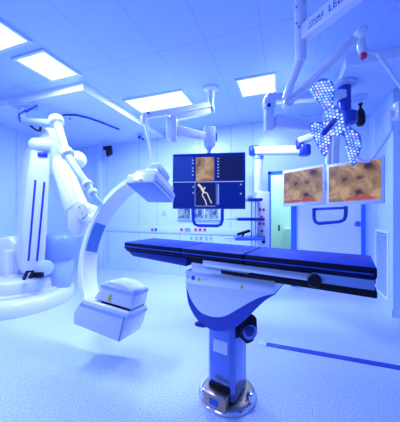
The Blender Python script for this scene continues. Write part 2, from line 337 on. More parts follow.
# hose with clamps
pts = [P(57, 122, 3.05), P(60, 132, 3.0), P(67, 155, 2.88), P(78, 172, 2.78), P(88, 186, 2.70), P(95, 197, 2.66), P(101, 204, 2.66)]
hs = MB().tube(pts, [.05, .05, .047, .045, .042, .03, .022], 16).build('cable_hose', M['pale'], rob)
for i, (u, v, d, r, ln, q) in enumerate(((56.5, 121, 3.05, .085, .09, 0), (67, 153.5, 2.885, .078, .085, 2), (87, 184.5, 2.705, .062, .05, 3), (92.5, 192.5, 2.68, .055, .055, 4))):
    ax = (pts[q+1]-pts[q]).normalized(); c = P(u, v, d)
    MB().lathe(c-ax*ln/2, ax, [(r*.8, 0), (r, .01), (r, ln-.01), (r*.8, ln)], 24).build('hose_clamp', M['white'], hs)
# the arc
T = (-.828, -.985, 2.2); F = (-.5125, .215, 2.45)
Tv, Fv = W(*T), W(*F); cv = (Fv-Tv).normalized()
bv = D(-.8, .06, .6); bv = (bv-cv*bv.dot(cv)).normalized(); nv = cv.cross(bv).normalized()
if nv.dot(D(.556, -.315, .773)) < 0: nv = -nv
C0 = (Tv+Fv)/2 + cv*.04; R = .715; AW, AT = .185, .085
def arc_pt(deg, r=R, n=0.0):
    q = math.radians(deg); return C0+(bv*math.cos(q)+cv*math.sin(q))*r+nv*n
vs = []; fs = []; N = 48; A0, A1 = -72, 92
for i in range(N+1):
    dg = A0+(A1-A0)*i/N
    prof = []
    for (x, y) in ((-1, -1), (1, -1), (1, 1), (-1, 1)):
        for (ox, oy) in (((.0, .25), (.12, .0)) if (x*y > 0) else ((.12, .0), (.0, .25))):
            prof.append((x*(1-ox), y*(1-oy)))
    for x, y in prof: vs.append(arc_pt(dg, R+y*AT/2, x*AW/2))
k = 8
for i in range(N): fs += [[i*k+j, i*k+(j+1) % k, (i+1)*k+(j+1) % k, (i+1)*k+j] for j in range(k)]
fs += [list(range(k))[::-1], list(range(N*k, N*k+k))]
arc = MB().add(vs, fs).build('arc', M['white'], rob)
# blue inset panel on the inner face
def inner_panel(d0, d1, n0, n1, lift, m, name, par):
    vs = []; fs = []; K = 8
    for i in range(K+1):
        dg = d0+(d1-d0)*i/K
        for r in (R-AT/2-lift, R-AT/2+.004):
            vs += [arc_pt(dg, r, n0), arc_pt(dg, r, n1)]
    for i in range(K):
        b_ = i*4; fs += [[b_, b_+1, b_+5, b_+4], [b_, b_+4, b_+6, b_+2], [b_+1, b_+3, b_+7, b_+5]]
    fs += [[0, 2, 3, 1], [K*4, K*4+1, K*4+3, K*4+2]]
    return MB().add(vs, fs).build(name, m, par)
inner_panel(-15, 13, -.072, .066, .004, M['glassblue'], 'inset_panel', arc)
# mount between wrist and arc
a = arc_pt(12, R+AT/2-.02)
MB().tube([P(84, 213, 2.86), P(89, 218, 2.86), a], [.075, .085, .10], 24, .01).build('arc_mount', M['white'], rob)
# detector at the top of the arc
q2 = D(.36, -.43, .83).normalized(); q1 = D(.85, .03, -.5); q1 = (q1-q2*q1.dot(q2)).normalized(); q3 = q1.cross(q2).normalized()
if q3.z < 0: q3 = -q3
ax3 = (q1, q2, q3)
F0 = P(150, 193.5, 2.45)
def DT(x, y, z): return F0+q1*x+q2*y+q3*z
mb = MB().box(DT(.0, .0, .055), (.33, .42, .10), ax3, .010)
det = mb.build('detector', M['white'], rob)
MB().box(DT(.0, .0, .006), (.31, .40, .014), ax3, .004).build('detector_face', M['face'], det)
MB().prism([DT(-.14, -.19, .10), DT(.15, -.19, .10), DT(.13, -.17, .18), DT(-.11, -.17, .18)], q2*.37, .012, 2).build('detector_housing', M['white'], det)
MB().prism([DT(-.05, -.14, .175), DT(.13, -.14, .175), DT(.12, -.12, .25), DT(.07, -.10, .315), DT(-.02, -.10, .315), DT(-.05, -.12, .26)], q2*.22, .02, 3).build('detector_cap', M['pale'], det)
MB().prism([DT(-.167, -.212, .072), DT(.168, -.212, .072), DT(.168, -.212, .08), DT(-.167, -.212, .08)], q2*.42).build('seam', M['pale'], det)
MB().box(DT(.166, .0, .040), (.006, .36, .016), ax3, .002).build('edge_strip', M['steelblue'], det)
MB().box(DT(-.01, -.215, .02), (.09, .03, .03), ax3, .006).build('grip', M['white'], det)
# tube at the bottom of the arc
q1 = D(.95, -.15, -.27).normalized(); q3 = D(.22, .95, .10); q3 = (q3-q1*q3.dot(q1)).normalized(); q2 = q3.cross(q1).normalized()
T0 = P(110, 314, 2.2)
def TT(x, y, z): return T0+q1*x+q2*y+q3*z
mb = MB().prism([TT(-.27, -.16, -.02), TT(-.21, -.16, .12), TT(.27, -.16, .12), TT(.27, -.16, -.03), TT(.24, -.16, -.13), TT(-.24, -.16, -.11)], q2*.34, .018, 3)
tub = mb.build('x_ray_tube', M['white'], rob)
mb = MB().prism([TT(-.225, -.163, .055), TT(.275, -.163, .055), TT(.275, -.163, .085), TT(-.215, -.163, .085)], q2*.346, .002, 1); mb.build('band', M['pale'], tub)
mb = MB().box(TT(.235, -.0, -.02), (.004, .345, .20), (q1, q2, q3)); mb.build('seam', M['steelblue'], tub)
mb = MB().box(TT(.11, .01, .125), (.28, .28, .02), (q1, q2, q3)); mb.build('gasket', M['black'], tub)
mb = MB().prism([TT(-.12, -.13, .13), TT(.27, -.13, .13), TT(.27, -.13, .22), TT(.25, -.13, .29), TT(.14, -.13, .325), TT(.0, -.13, .325), TT(-.06, -.13, .29)], q2*.27, .02, 3)
col = mb.build('collimator', M['white'], tub)
mb = MB().prism([TT(-.072, -.134, .245), TT(.265, -.134, .245), TT(.258, -.134, .275), TT(-.066, -.134, .275)], q2*.278, .002, 1); mb.build('band', M['pale'], col)
q = TT(.02, -.133, .155); MB().prism([q, q+q1*.045, q+q1*.022+q3*.065], -q2*.002).build('warning_sticker', M['yellow'], col, label='yellow triangular warning sticker')

# hose bracket hanging from the soffit and the cable across it
hb0 = P(24, 118, 3.50)
zs = Vector((hb0.x, hb0.y, ZS))
t = thing('hose_bracket', 'ceiling bracket with a pale pipe reaching over the robot elbow', 'bracket', zs)
MB().box(zs+Vector((0, 0, -.02)), (.30, .20, .04), (RL, RD, Z), .01).build('mounting_plate', M['pale'], t)
mb = MB().tube([zs+Vector((0, 0, -.03)), P(21, 119, 3.50), P(24, 121.5, 3.45), P(54, 124, 3.12)], [.04, .05, .055, .055], 16); mb.build('pipe', M['pale'], t)
MB().tube([P(26, 110, 3.46), P(19, 114, 3.42), P(20, 121, 3.40), P(25, 123, 3.40)], .013, 8).build('cable', M['navy'], t)
mb = MB().beam(P(22, 114, 3.55), P(37, 105.6, 3.35), .02, .02); mb.build('stay', M['navy'], t)
mb = MB().tube([P(28, 124, 3.4), P(36, 130, 3.3), P(40, 131, 3.28), P(40.5, 125, 3.25)], .014, 8); mb.build('strap', M['black'], t)
def soff(u, v, drop=.012):                          # point just under the soffit
    return P(u, v, (ZS-drop-CAM_H)*FPX/(211-v))
pts = [P(50, 121, 3.1)] + [soff(u, v, .02) for u, v in ((58, 116.5), (66, 115), (76, 115.2), (88, 118), (100, 122), (110, 126), (119, 129.5))]
o = MB().tube(pts, .014, 8).build('ceiling_cable', M['navy']); tag(o, 'dark cable curving along the ceiling from the robot hose', 'cable')
for (u, v, r), l in zip(((126.5, 133, .07), (70, 118.5, .02)), ('white round plate on the low ceiling where the dark cable ends', 'tiny dark ceiling stud beside the curving dark cable')):
    c = soff(u, v, 0); o = MB().lathe(c, Vector((0, 0, -1)), [(r, 0), (r, .008), (r*.7, .012)], 24).build('ceiling_plate' if r > .05 else 'ceiling_stud', M['soffit'] if r > .05 else M['navy']); tag(o, l, 'ceiling plate' if r > .05 else 'stud')
# small cameras and speaker near the left back
c = soff(140.5, 134, 0)
t = thing('ceiling_sensor', 'small dark sensor head under the low ceiling left of the thin white rod', 'sensor', c)
MB().lathe(c, Vector((0, 0, -1)), [(.06, 0), (.06, .03), (.045, .05)], 20).build('base', M['pale'], t)
MB().capsule(c+Vector((-.04, 0, -.07)), c+Vector((.02, -.04, -.07)), .028).build('sensor_head', M['navy'], t)
MB().capsule(c+Vector((.06, 0, -.10)), c+Vector((.07, -.04, -.12)), .026).build('sensor_lens', M['navy'], t)
c = P(107.5, 150, 5.25)
t = thing('wall_speaker', 'small black loudspeaker on the post at the back left corner', 'speaker', c)
MB().prism([P(105, 146, 5.2), P(111, 145, 5.2), P(111.5, 153, 5.2), P(106, 156, 5.2)], D(-.02, 0, .14), .015).build('cabinet', M['black'], t)
MB().beam(P(103.5, 148, 5.32), P(107, 149, 5.28), .03, .08).build('bracket', M['black'], t)

# ------------------------------------------------------------------ operating table
e_ = Vector((.849, -.528)); p_ = Vector((.528, .849)); FL = Vector((-.657, 2.065)); KZ = 64.0
Z0 = CAM_H-KZ/FPX                                    # cushion top
EX, PX = D(.849, 0, -.528), D(.528, 0, .849)
def TB(s, q, z):
    v = FL+e_*s+p_*q; return W(v.x, z-CAM_H, v.y)
def SZ(u, v):                                        # (s, z) on the table's front plane under a pixel
    r = (u-200)/FPX; s = (r*FL.y-FL.x)/(e_.x-r*e_.y); d = FL.y+e_.y*s; return s, CAM_H-(v-211)/FPX*d
tloc = W(.2, -CAM_H, 1.765)
tab = thing('operating_table', 'operating table with navy cushions on a steel column and round base', 'operating table', tloc)
TA = (EX, PX, Z)
def tbox(s0, s1, q0, q1, z0, z1, bev=0): return MB().box((TB(s0, q0, z0)+TB(s1, q1, z1))/2, (s1-s0, q1-q0, z1-z0), TA, bev)
TW = .37
for (s0, s1, lb) in ((0, .60, 'head'), (.606, 1.09, 'back'), (1.096, 1.765, 'leg')):
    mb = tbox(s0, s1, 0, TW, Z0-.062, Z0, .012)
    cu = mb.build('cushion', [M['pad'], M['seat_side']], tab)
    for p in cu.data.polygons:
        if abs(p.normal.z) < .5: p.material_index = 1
# padded seam piping
mb = MB(); 
mb.tube([TB(.01, -.002, Z0-.036), TB(1.75, -.002, Z0-.036)], .004, 8); mb.build('piping', M['pad'], tab)
mb = MB().prism([TB(.03, .01, Z0-.075), TB(.65, .01, Z0-.075), TB(.65, .01, Z0-.135), TB(.10, .01, Z0-.115)], PX*(TW-.03), .006); mb.build('head_plate', M['dark'], tab)
tbox(.62, 1.76, .02, TW-.02, Z0-.085, Z0-.062).build('cushion_tray', M['black'], tab)
tbox(.01, .64, .015, TW-.015, Z0-.076, Z0-.062).build('cushion_tray', M['black'], tab)
# housing
tbox(.70, 1.13, .0, TW-.02, .915, .985, .006).build('upper_housing', M['steel'], tab)
(sa, za), (sb, zb) = SZ(186, 270), SZ(275, 281); _, zc = SZ(186, 283); _, zd = SZ(275, 293.5)
mb = MB().prism([TB(sa, -.008, za), TB(sb, -.008, zb), TB(sb, -.008, zd), TB(sa, -.008, zc)], PX*(TW+.0), .004)
hp = mb.build('control_panel', M['steel'], tab)
def spl(p, n=5):                                     # Catmull-Rom through the outline
    q = [p[0]]+p+[p[-1]]; r = []
    for i in range(1, len(q)-2):
        for k in range(n):
            t = k/n; r.append(tuple(.5*(2*q[i][c]+(q[i+1][c]-q[i-1][c])*t+(2*q[i-1][c]-5*q[i][c]+4*q[i+1][c]-q[i+2][c])*t*t+(3*q[i][c]-q[i-1][c]-3*q[i+1][c]+q[i+2][c])*t**3) for c in (0, 1)))
    return r+[p[-1]]
outer = [SZ(u, v) for u, v in ((186, 284), (188, 302), (194.5, 316), (203, 325), (213, 330), (223, 331), (234, 328), (246, 319), (257, 308), (266, 300), (275, 294.5))]
inner = [SZ(u, v) for u, v in ((186, 284), (190.5, 298), (199, 310.5), (208, 315.5), (217, 317), (226, 315.5), (238, 309), (250, 302), (262, 296.5), (275, 293.5))]
outer, inner = spl(outer), spl(inner)
mb = MB().prism([TB(s, -.002, z) for s, z in inner] + [TB(inner[-1][0], -.002, inner[-1][1]+.02), TB(inner[0][0], -.002, inner[0][1]+.02)], PX*(TW-.02)); mb.build('apron', M['steel'], tab)
mb = MB().prism([TB(s, .0, z) for s, z in outer] + [TB(inner[-1][0], .0, inner[-1][1]+.012), TB(inner[0][0], .0, inner[0][1]+.012)], PX*(TW-.03)); mb.build('apron_trim', M['navy'], tab)
# decals on the panel
def decal(u, v, m, name, shape='disc', sz=.011):
    s, z = SZ(u, v); o = TB(s, -.0085, z)
    if shape == 'disc': mb = MB().lathe(o, -PX, [(sz, 0), (sz, .001)], 20)
    elif shape == 'tri': mb = MB().prism([o-EX*sz-Z*sz*.9, o+EX*sz-Z*sz*.9, o+Z*sz], -PX*.001)
    else: mb = MB().box(o, (sz*2, .002, sz*1.5), TA)
    return mb.build(name, m, hp)
decal(193.8, 277.5, M['print'], 'round_button', 'disc', .016)
decal(199.5, 278.7, M['yellow'], 'warning_sticker', 'tri', .016)
decal(242.5, 286, M['yellow'], 'warning_sticker', 'tri', .016)
decal(189, 276.7, M['navy'], 'symbol', 'box', .005)
decal(204, 279.2, M['red'], 'symbol', 'box', .004); decal(207, 279.6, M['print'], 'symbol', 'box', .004)
# rails on the right half
tbox(.80, 1.50, -.01, .012, Z0-.108, Z0-.068, .004).build('side_rail', M['steel'], tab)
tbox(.95, 1.70, .03, TW-.03, Z0-.11, Z0-.075).build('frame_beam', M['steel'], tab)
tbox(1.48, 1.755, -.004, .02, Z0-.112, Z0-.064, .004).build('rail_sleeve', M['steelblue'], tab)
tbox(.93, 1.765, .0, TW-.01, Z0-.150, Z0-.113, .006).build('leg_plate', M['black'], tab)
s, z = SZ(315, 279.5); MB().lathe(TB(s, .0, z), -PX, [(.031, -.01), (.033, .01), (.033, .04), (.028, .048)], 28).build('clamp_knob', M['black'], tab)
s, z = SZ(292, 287.5); MB().rod(TB(s, .005, z), TB(s+.05, .0, z-.004), .007, n=10).build('release_lever', M['steel'], tab)
# column
cc = tloc+D(.0, 0, .0)
def CB(x, y, z): return cc+EX*x+PX*y+Z*z
def cbox(x0, x1, y0, y1, z0, z1, bev=0): return MB().box((CB(x0, y0, z0)+CB(x1, y1, z1))/2, (x1-x0, y1-y0, z1-z0), TA, bev)
mb = MB().prism([CB(x, y, .05) for x, y in ((-.10, -.10), (-.07, -.13), (.08, -.13), (.11, -.10), (.11, .10), (.08, .13), (-.07, .13), (-.10, .10))], Z*.55, .004)
colm = mb.build('column', M['colsteel'], tab)
cbox(-.045, .065, -.134, -.13, .37, .46).build('label_plate', M['label'], colm)
cbox(-.05, .11, -.10, .10, .55, .83).build('column_head', M['dark'], tab)
cbox(-.075, .085, -.142, -.12, .045, .15, .004).build('column_boot', M['black'], tab)
mb = cbox(-.08, .085, -.21, -.14, .035, .125, .005); pb = mb.build('pedal_box', M['warm'], tab)
cbox(-.03, .035, -.213, -.209, .06, .10).build('pedal_label', M['print'], pb)
MB().lathe(cc, Z, [(.205, 0), (.21, .006), (.21, .022), (.20, .03), (.19, .03)], 56).build('base_ring', M['chrome'], tab)
MB().lathe(cc, Z, [(.19, .005), (.19, .036), (.185, .039), (.10, .04)], 56).build('base_disc', M['warm'], tab)
for u, v, d, r in ((203.5, 386, 1.70, .028), (250.5, 388, 1.66, .03)):
    c = P(u, v, d); c.z = .035; MB().lathe(c, Z, [(r, 0), (r, .035), (r*.8, .05), (r*.5, .055)], 20).build('bolt_cap', M['chrome'], tab)
mb = MB().lathe(P(198, 324, 1.76), D(.9, 0, -.3), [(.014, -.02), (.02, 0), (.02, .05), (.015, .06)], 20); mb.build('pivot', M['dark'], tab)
# tilting joint at the right of the column head
c = P(249, 328, 1.60)
mb = MB().prism([P(u, v, 1.60) for u, v in ((240, 322), (252, 314), (257.5, 318), (258, 330), (254, 342), (247, 345), (241, 336))], D(-.05, 0, .14), .012); mb.build('tilt_joint', M['black'], tab)
MB().lathe(P(249, 331, 1.60), D(.25, 0, -1), [(.048, -.02), (.05, .0), (.05, .02), (.036, .024)], 28).build('joint_ring', M['colsteel'], tab)
MB().lathe(P(249.4, 331, 1.575), D(.25, 0, -1), [(.033, -.01), (.033, .008), (.02, .012)], 24).build('joint_cap', M['dark'], tab)

# ------------------------------------------------------------------ big monitor boom and monitor
def ceil_v(d, z=ZC): return 211-(z-CAM_H)*FPX/d
base = P(211, ceil_v(3.2), 3.2); base.z = ZC
t = thing('monitor_boom', 'white jointed ceiling boom carrying the large dark monitor', 'boom', base)
cb = P(211, 110, 3.2)
MB().lathe(base, Vector((0, 0, -1)), [(.10, 0), (.10, .03), (.05, .05), (.045, .12)], 28).build('ceiling_flange', M['white'], t)
MB().rod(base, cb-Z*.02, .042).build('column', M['pale'], t)
MB().lathe(cb-Z*.03, Z, [(.04, -.02), (.055, 0), (.055, .05), (.045, .06)], 24).build('column_collar', M['steelblue'], t)
MB().beam(P(209, 105, 3.17), P(142, 117, 2.75), .07, .075, Z, .012, .07, .06).build('side_arm', M['white'], t)
for u, v in ((148, 113.2), (192.5, 107.3)):
    dd = 3.17+(u-209)/(142-209)*(2.75-3.17)-.0335
    MB().beam(P(u-1.2, v+.2, dd), P(u+1.6, v-.25, dd), .016, .022).build('arm_mark', M['navy'], t)
MB().lathe(P(144, 120, 2.75)+Z*.05, Vector((0, 0, -1)), [(.035, 0), (.042, .02), (.042, .08), (.03, .1)], 20).build('end_joint', M['white'], t)
MB().tube([P(144.5, 121, 2.75), P(147, 133, 2.72), P(152.5, 160, 2.66)], [.02, .015, .013], 12).build('drop_rod', M['white'], t)
MB().beam(P(211, 111, 3.2), P(170, 119, 2.95), .09, .07, Z, .015).build('upper_arm', M['white'], t)
MB().beam(P(172, 118, 2.95), P(172, 140, 2.95), .13, .11, RD, .015).build('elbow_block', M['white'], t)
MB().rod(P(174, 138, 2.95), P(174, 141.5, 2.95), .035).build('elbow_cap', M['pale'], t)
MB().beam(P(177, 131, 2.97), P(206, 137, 3.12), .09, .13, Z, .02, .09, .10).build('spring_arm', M['white'], t)
MB().box(P(209.5, 137, 3.13), (.15, .12, .25), (RL, RD, Z), .015).build('head_block', M['white'], t)
MB().box(P(216, 137.5, 3.13), (.02, .07, .11), (RL, RD, Z), .004).build('brake_grip', M['navy'], t)
MB().box(P(216.4, 136.5, 3.125), (.02, .05, .035), (RL, RD, Z), .004).build('brake_button', M['red'], t)
MB().lathe(P(209, 146.3, 3.20), Vector((0, 0, -1)), [(.05, -.02), (.055, .02), (.03, .05), (.03, .092)], 20).build('swivel', M['pale'], t)
# the monitor itself
def monitor(name, label, c, xd, wd, ht, th, bz, frame_m, tilt=0):
    x = xd.normalized(); y = x.cross(Z).normalized()
    if y.dot(D(0, 0, 1)) < 0: y = -y                 # y points away from the viewer
    ax = (x, y, Z); t = thing(name, label, 'monitor', c-Z*ht/2)
    f = lambda px, py, pz: c+x*px+y*py+Z*pz
    mb = MB().box(f(0, th/2, 0), (wd, th, ht), ax, .008); mb.build('bezel', frame_m, t)
    MB().box(f(0, th+.02, 0), (wd*.5, .05, ht*.5), ax, .015).build('rear_housing', frame_m, t)
    return t, f, ax
a, b = P(172.5, 181.5, 3.24), P(245.5, 180.5, 3.10)
xd = b-a; wd = xd.length; c = (a+b)/2; ht = 56*3.17/FPX
t, f, ax = monitor('display_monitor', 'large dark monitor split in panes, hung in front of the back wall', c, xd, wd, ht, .06, .02, M['dark'])
iw, ih = wd-.03, ht-.03
scr = MB().box(f(0, -.001, .003), (iw, .004, ih), ax).build('screen', M['screen'], t)
def spx(u, v): return ((u-209)/73*wd, (180.8-v)/56*ht)
def tile(u0, v0, u1, v1, m, name, off=-.0045):
    (x0, z1), (x1, z0) = spx(u0, v0), spx(u1, v1)
    return MB().box(f((x0+x1)/2, off, (z0+z1)/2), (x1-x0, .002, z1-z0), ax).build(name, m, scr)
tile(174, 156, 194.5, 180.5, M['scr2'], 'screen_pane', -.0035); tile(217.5, 156, 243, 180.5, M['scr3'], 'screen_pane', -.0035)
tile(196.5, 157, 215, 180.5, M['tissue'], 'endoscopy_picture')
tile(173.5, 181.2, 243.5, 182, M['line'], 'screen_line')
tile(196, 183.5, 216, 205.5, M['scr3'], 'x_ray_picture'); tile(196, 205.6, 216, 206.1, M['line'], 'screen_line')
tile(195.6, 182, 196, 206, M['line'], 'screen_line'); tile(216, 182, 220, 205.5, M['scr2'], 'side_bar')
def blob(pts, r, m, name):
    mb = MB(); y = ax[1]
    q = [spx(*p) for p in pts]
    for i in range(len(q)-1): mb.beam(f(q[i][0], -.007, q[i][1]), f(q[i+1][0], -.007, q[i+1][1]), .002, r, -y if False else ax[2].cross(y))
    mb2 = MB()
    for i in range(len(q)-1):
        p0, p1 = f(q[i][0], -.0065, q[i][1]), f(q[i+1][0], -.0065, q[i+1][1]); s = (p1-p0).normalized().cross(y)*r/2
        mb2.prism([p0-s, p0+s, p1+s, p1-s], -y*.001)
    return mb2.build(name, m, scr)
blob([(199, 184), (202, 187), (205, 193)], .03, M['bone'], 'vessel_trace')
blob([(204, 192), (203, 195), (206, 200), (207.5, 205)], .013, M['bone'], 'vessel_trace'); blob([(205, 192), (208, 193), (210, 198), (212.5, 203)], .014, M['bone'], 'vessel_trace')
blob([(206, 187), (203.5, 191)], .018, M['bone'], 'vessel_trace')
blob([(204, 180), (208, 178.8), (213, 180)], .022, M['pink'], 'tissue_edge')
for (u, vv) in ((193.5, (159, 162, 167, 170, 174)), (219, (158, 161, 164, 167, 170, 173, 176)), (194, (186, 192)), (241, (184, 193))):
    for v in vv: tile(u-.8, v, u+.8, v+1.2, M['line'], 'caption_mark')
for u in (218, 219.3): tile(u-.4, 184, u+.4, 204, M['line'], 'caption_mark')
hp_ = [(194, 208), (194, 220), (195.5, 224), (199, 225.5), (218, 225.5), (221.5, 224), (223, 220), (223, 208)]
MB().tube([f(spx(u, v)[0], -.005, spx(u, v)[1]) for u, v in hp_], .022, 12).build('handle', M['navy'], t)

# ------------------------------------------------------------------ monitor pair
x1_, x0_ = P(384, 178, 2.36), P(282.5, 189.5, 3.2)
pd = (x1_-x0_).normalized(); Ltot = (x1_-x0_).length
zc_ = 1.655; ht2 = .475
half = Ltot/2
mons = []
for i, (s0, s1, l) in enumerate(((0, half-.012, 'left white monitor of the pair, showing brown tissue, nearer the glass door'), (half+.012, Ltot, 'right white monitor of the pair, larger in view, beside the vent grille'))):
    c = x0_+pd*(s0+s1)/2; c.z = zc_
    t, f, ax = monitor('endoscopy_monitor', l, c, pd, s1-s0, ht2, .045, .02, M['white'])
    t['group'] = 'pair of endoscopy monitors'
    wq, hq = (s1-s0)-.05, ht2-.075
    sc_ = MB().box(f(0, -.002, .005), (wq, .006, hq), ax).build('screen', M['tissue'], t)
    sc_.parent = t
    mb = MB(); pts = [(-.20, -.2), (-.08, -.155), (-.02, -.165), (.03, -.135), (.10, -.15), (.17, -.2)] if i == 0 else [(-.08, -.2), (-.02, -.15), (.04, -.165), (.10, -.13), (.15, -.15), (.24, -.2)]
    pts = [(max(-wq/2+.005, min(wq/2-.005, x)), max(-hq/2+.01, z)) for x, z in pts]
    pts = spl([(x, -hq/2+.008+(z+.2)*.75) for x, z in pts])
    mb.prism([f(x, -.0055, z) for x, z in pts], -ax[1]*.001); mb.build('tissue_edge', M['pink'], sc_)
    mb = MB().box(f(.12, -.002, -ht2/2+.012), (.03, .004, .008), ax); mb.build('power_key', M['pale'], t)
    mons.append((t, f, ax))
# carrier of the pair with its U handle
cm = x0_+pd*half; cm.z = ZS
colp = P(344, 84, 2.9); colp.z = ZS
t = thing('monitor_pair_boom', 'white jointed ceiling boom holding the two endoscopy monitors', 'boom', colp)
MB().rod(colp, P(344, 118, 2.9), .075, bev=.006).build('ceiling_column', M['navy'], t)
mb = MB().lathe(P(347.5, 118, 2.88), Vector((0, 0, -1)), [(.07, -.08), (.10, -.06), (.10, .06), (.07, .08)], 28); mb.build('column_joint', M['navy'], t)
MB().lathe(colp, Vector((0, 0, -1)), [(.14, 0), (.14, .03), (.09, .05)], 28).build('ceiling_flange', M['pale'], t)
MB().beam(P(344, 95, 2.86), P(266, 99, 2.75), .12, .10, Z, .02).build('upper_arm', M['white'], t)
MB().box(P(269, 104, 2.75), (.13, .12, .13), (RL, RD, Z), .02).build('arm_knuckle', M['white'], t)
MB().box(P(269, 118, 2.75), (.105, .11, .30), (RL, RD, Z), .015).build('elbow_block', M['white'], t)
MB().lathe(P(269, 105, 2.69), D(0, 0, -1), [(.022, -.01), (.022, .006)], 16).build('pivot_cap', M['navy'], t)
MB().beam(P(274, 121, 2.75), P(331, 129, 2.80), .10, .155, Z, .02, .10, .11).build('spring_arm', M['white'], t)
for u in (329.5, 337): MB().tube([P(u, 128, 2.80), P(u-1, 146, 2.88), P(u-1.5, 172, 2.93)], [.04, .034, .034], 14).build('drop_post', M['white'], t)
cmid = x0_+pd*half+ax[1]*.118; cmid.z = zc_
MB().box(cmid, (.34, .03, .12), ax, .005).build('mount_plate', M['white'], t)
lo = x0_+pd*(half-.09); 
def HP(u, v):
    r = (u-200)/FPX; d0 = 2.74; return P(u, v, d0-(u-330)*.0062)
MB().box(HP(330, 208.5), (.36, .03, .03), ax, .005).build('lower_bar', M['navy'], t)
MB().tube([HP(u, v) for u, v in ((314, 208), (314, 218), (315.5, 222), (319, 223.5), (340, 221.5), (344, 219.5), (345.5, 216), (346, 206))], .02, 12).build('handle', M['navy'], t)

# ------------------------------------------------------------------ supply pendant with its shelves
sp = P(336, 92, 3.3); sp.z = ZS
t = thing('supply_pendant', 'white ceiling supply pendant with socket column and three shelves beside the glass door', 'supply pendant', sp)
MB().rod(sp, P(336, 132, 3.3), .05).build('ceiling_column', M['pale'], t)
MB().beam(P(337, 128.5, 3.3), P(298, 141.5, 3.42), .12, .09, Z, .02).build('upper_arm', M['white'], t)
MB().lathe(P(300, 147, 3.42)+Z*.08, Vector((0, 0, -1)), [(.05, -.02), (.06, 0), (.06, .1), (.05, .12)], 24).build('elbow_joint', M['navy'], t)
MB().beam(P(303, 150.5, 3.42), P(255, 151, 3.9), .14, .13, Z, .03).build('lower_arm', M['white'], t)
for u, d, vv in ((304.5, 3.41, 150.5), (254, 3.91, 151)): MB().lathe(P(u, vv, d)+Z*.075, Vector((0, 0, -1)), [(.075, 0), (.085, .02), (.085, .12), (.07, .15)], 28).build('arm_cap', M['navy'], t)
MB().rod(P(258.5, 153, 3.9), P(258.5, 193, 3.9), .066).build('drop_tube', M['white'], t)
MB().lathe(P(258.5, 156, 3.9), Vector((0, 0, -1)), [(.08, 0), (.085, .03), (.07, .06)], 24).build('collar', M['pale'], t)
hc = P(262.3, 220, 3.9)
hd = MB().box(hc, (.19, .18, .92), (RL, RD, Z), .015).build('service_head', M['white'], t)
for u, v in ((260, 209.5), (263.6, 209.5), (261.8, 217), (260, 223.8), (263.6, 223.8), (262, 231)):
    MB().box(P(u, v, 3.805), (.036, .012, .04), (RL, RD, Z), .004).build('red_socket', M['red'], hd)
MB().box(P(263.5, 240, 3.79), (.05, .04, .11), (RL, RD, Z), .012).build('hand_control', M['black'], t)
MB().rod(P(251.5, 196, 3.86), P(251.5, 249, 3.86), .012, n=10).build('shelf_rail', M['steel'], t)
MB().rod(P(255.2, 196, 3.86), P(255.2, 249, 3.86), .012, n=10).build('shelf_rail', M['steel'], t)
shelf_z = {}
for i, (u0, u1, v) in enumerate(((246, 260, 200), (236, 262, 219), (234, 262, 238))):
    a = P(u0, v, 3.78); b = P(u1, v, 3.78)
    o = MB().box((a+b)/2, ((b-a).length, .34, .045), (RL, RD, Z), .008).build('shelf', M['dark'] if i < 2 else M['sky'], t)
    if i: MB().box(P(u0-5, v-.3, 3.72), (.17, .22, .02), (RL, RD, Z), .005).build('shelf_flap', M['pale'], o)
a = P(237, 234.5, 3.76); b = P(250, 230.5, 3.74)
o = MB().beam(a, b, .14, .035, Z, .006).beam(P(242, 236.5, 3.75), P(244, 233, 3.75), .05, .02).beam(P(249, 236.5, 3.75), P(249, 231.5, 3.75), .05, .02).build('tilted_tablet', M['black']); tag(o, 'black tilted tablet device lying on the lowest shelf of the supply pendant', 'tablet')
o = MB().box(P(249, 196.4, 3.78), (.09, .12, .07), (RL, RD, Z), .01).build('device_box', M['pale']); tag(o, 'small pale box standing on the top shelf of the supply pendant', 'box')

# ------------------------------------------------------------------ back wall fittings
x0, x1 = PB(178, 214).x, PB(216, 214).x
zt, zbm = PB(178, 209).z, PB(178, 218.5).z
t = thing('x_ray_viewer', 'long blue lit picture viewer on the back wall behind the large monitor', 'viewer', ((x0+x1)/2, YB, zbm))
MB().span((x0, YB-.05, zbm-.02), (x1+.1, YB, zt+.03), .004).build('frame', M['wall'], t)
n = 3
for i in range(n):
    a = x0+.02+(x1+.08-x0-.02)*i/n; b = x0+(x1+.08-x0-.02)*(i+1)/n
    MB().span((a, YB-.054, zbm), (b, YB-.045, zt)).build('picture', M['violet'], t)
def wall_fit(u, v, sx, sz, m, name, label, cat, group, off=.02):
    c = PB(u, v); o = MB().box(c+Vector((0, -off-.006, 0)), (sx, .014, sz), None, .004).build(name, m); tag(o, label, cat, group); return o
for u, l in ((153, 'single red socket on the wall rail left of the large monitor'), (182, 'red socket left of the grey switch plate under the large monitor'),
             (196, 'red socket at the left end of the three under the monitor handle'), (200.5, 'middle red socket of the three under the monitor handle'), (205, 'red socket at the right end of the three under the monitor handle')):
    wall_fit(u, 229.5, .06, .055, M['red'], 'wall_socket', l, 'socket', 'red sockets on the wall rail')
wall_fit(156.5, 229.5, .05, .06, M['navy'], 'wall_socket', 'dark blue socket right beside the single red socket on the wall rail', 'socket', None)
wall_fit(188, 229.5, .12, .07, M['steelblue'], 'switch_plate', 'wide grey blue switch plate on the wall rail under the large monitor', 'switch', None)
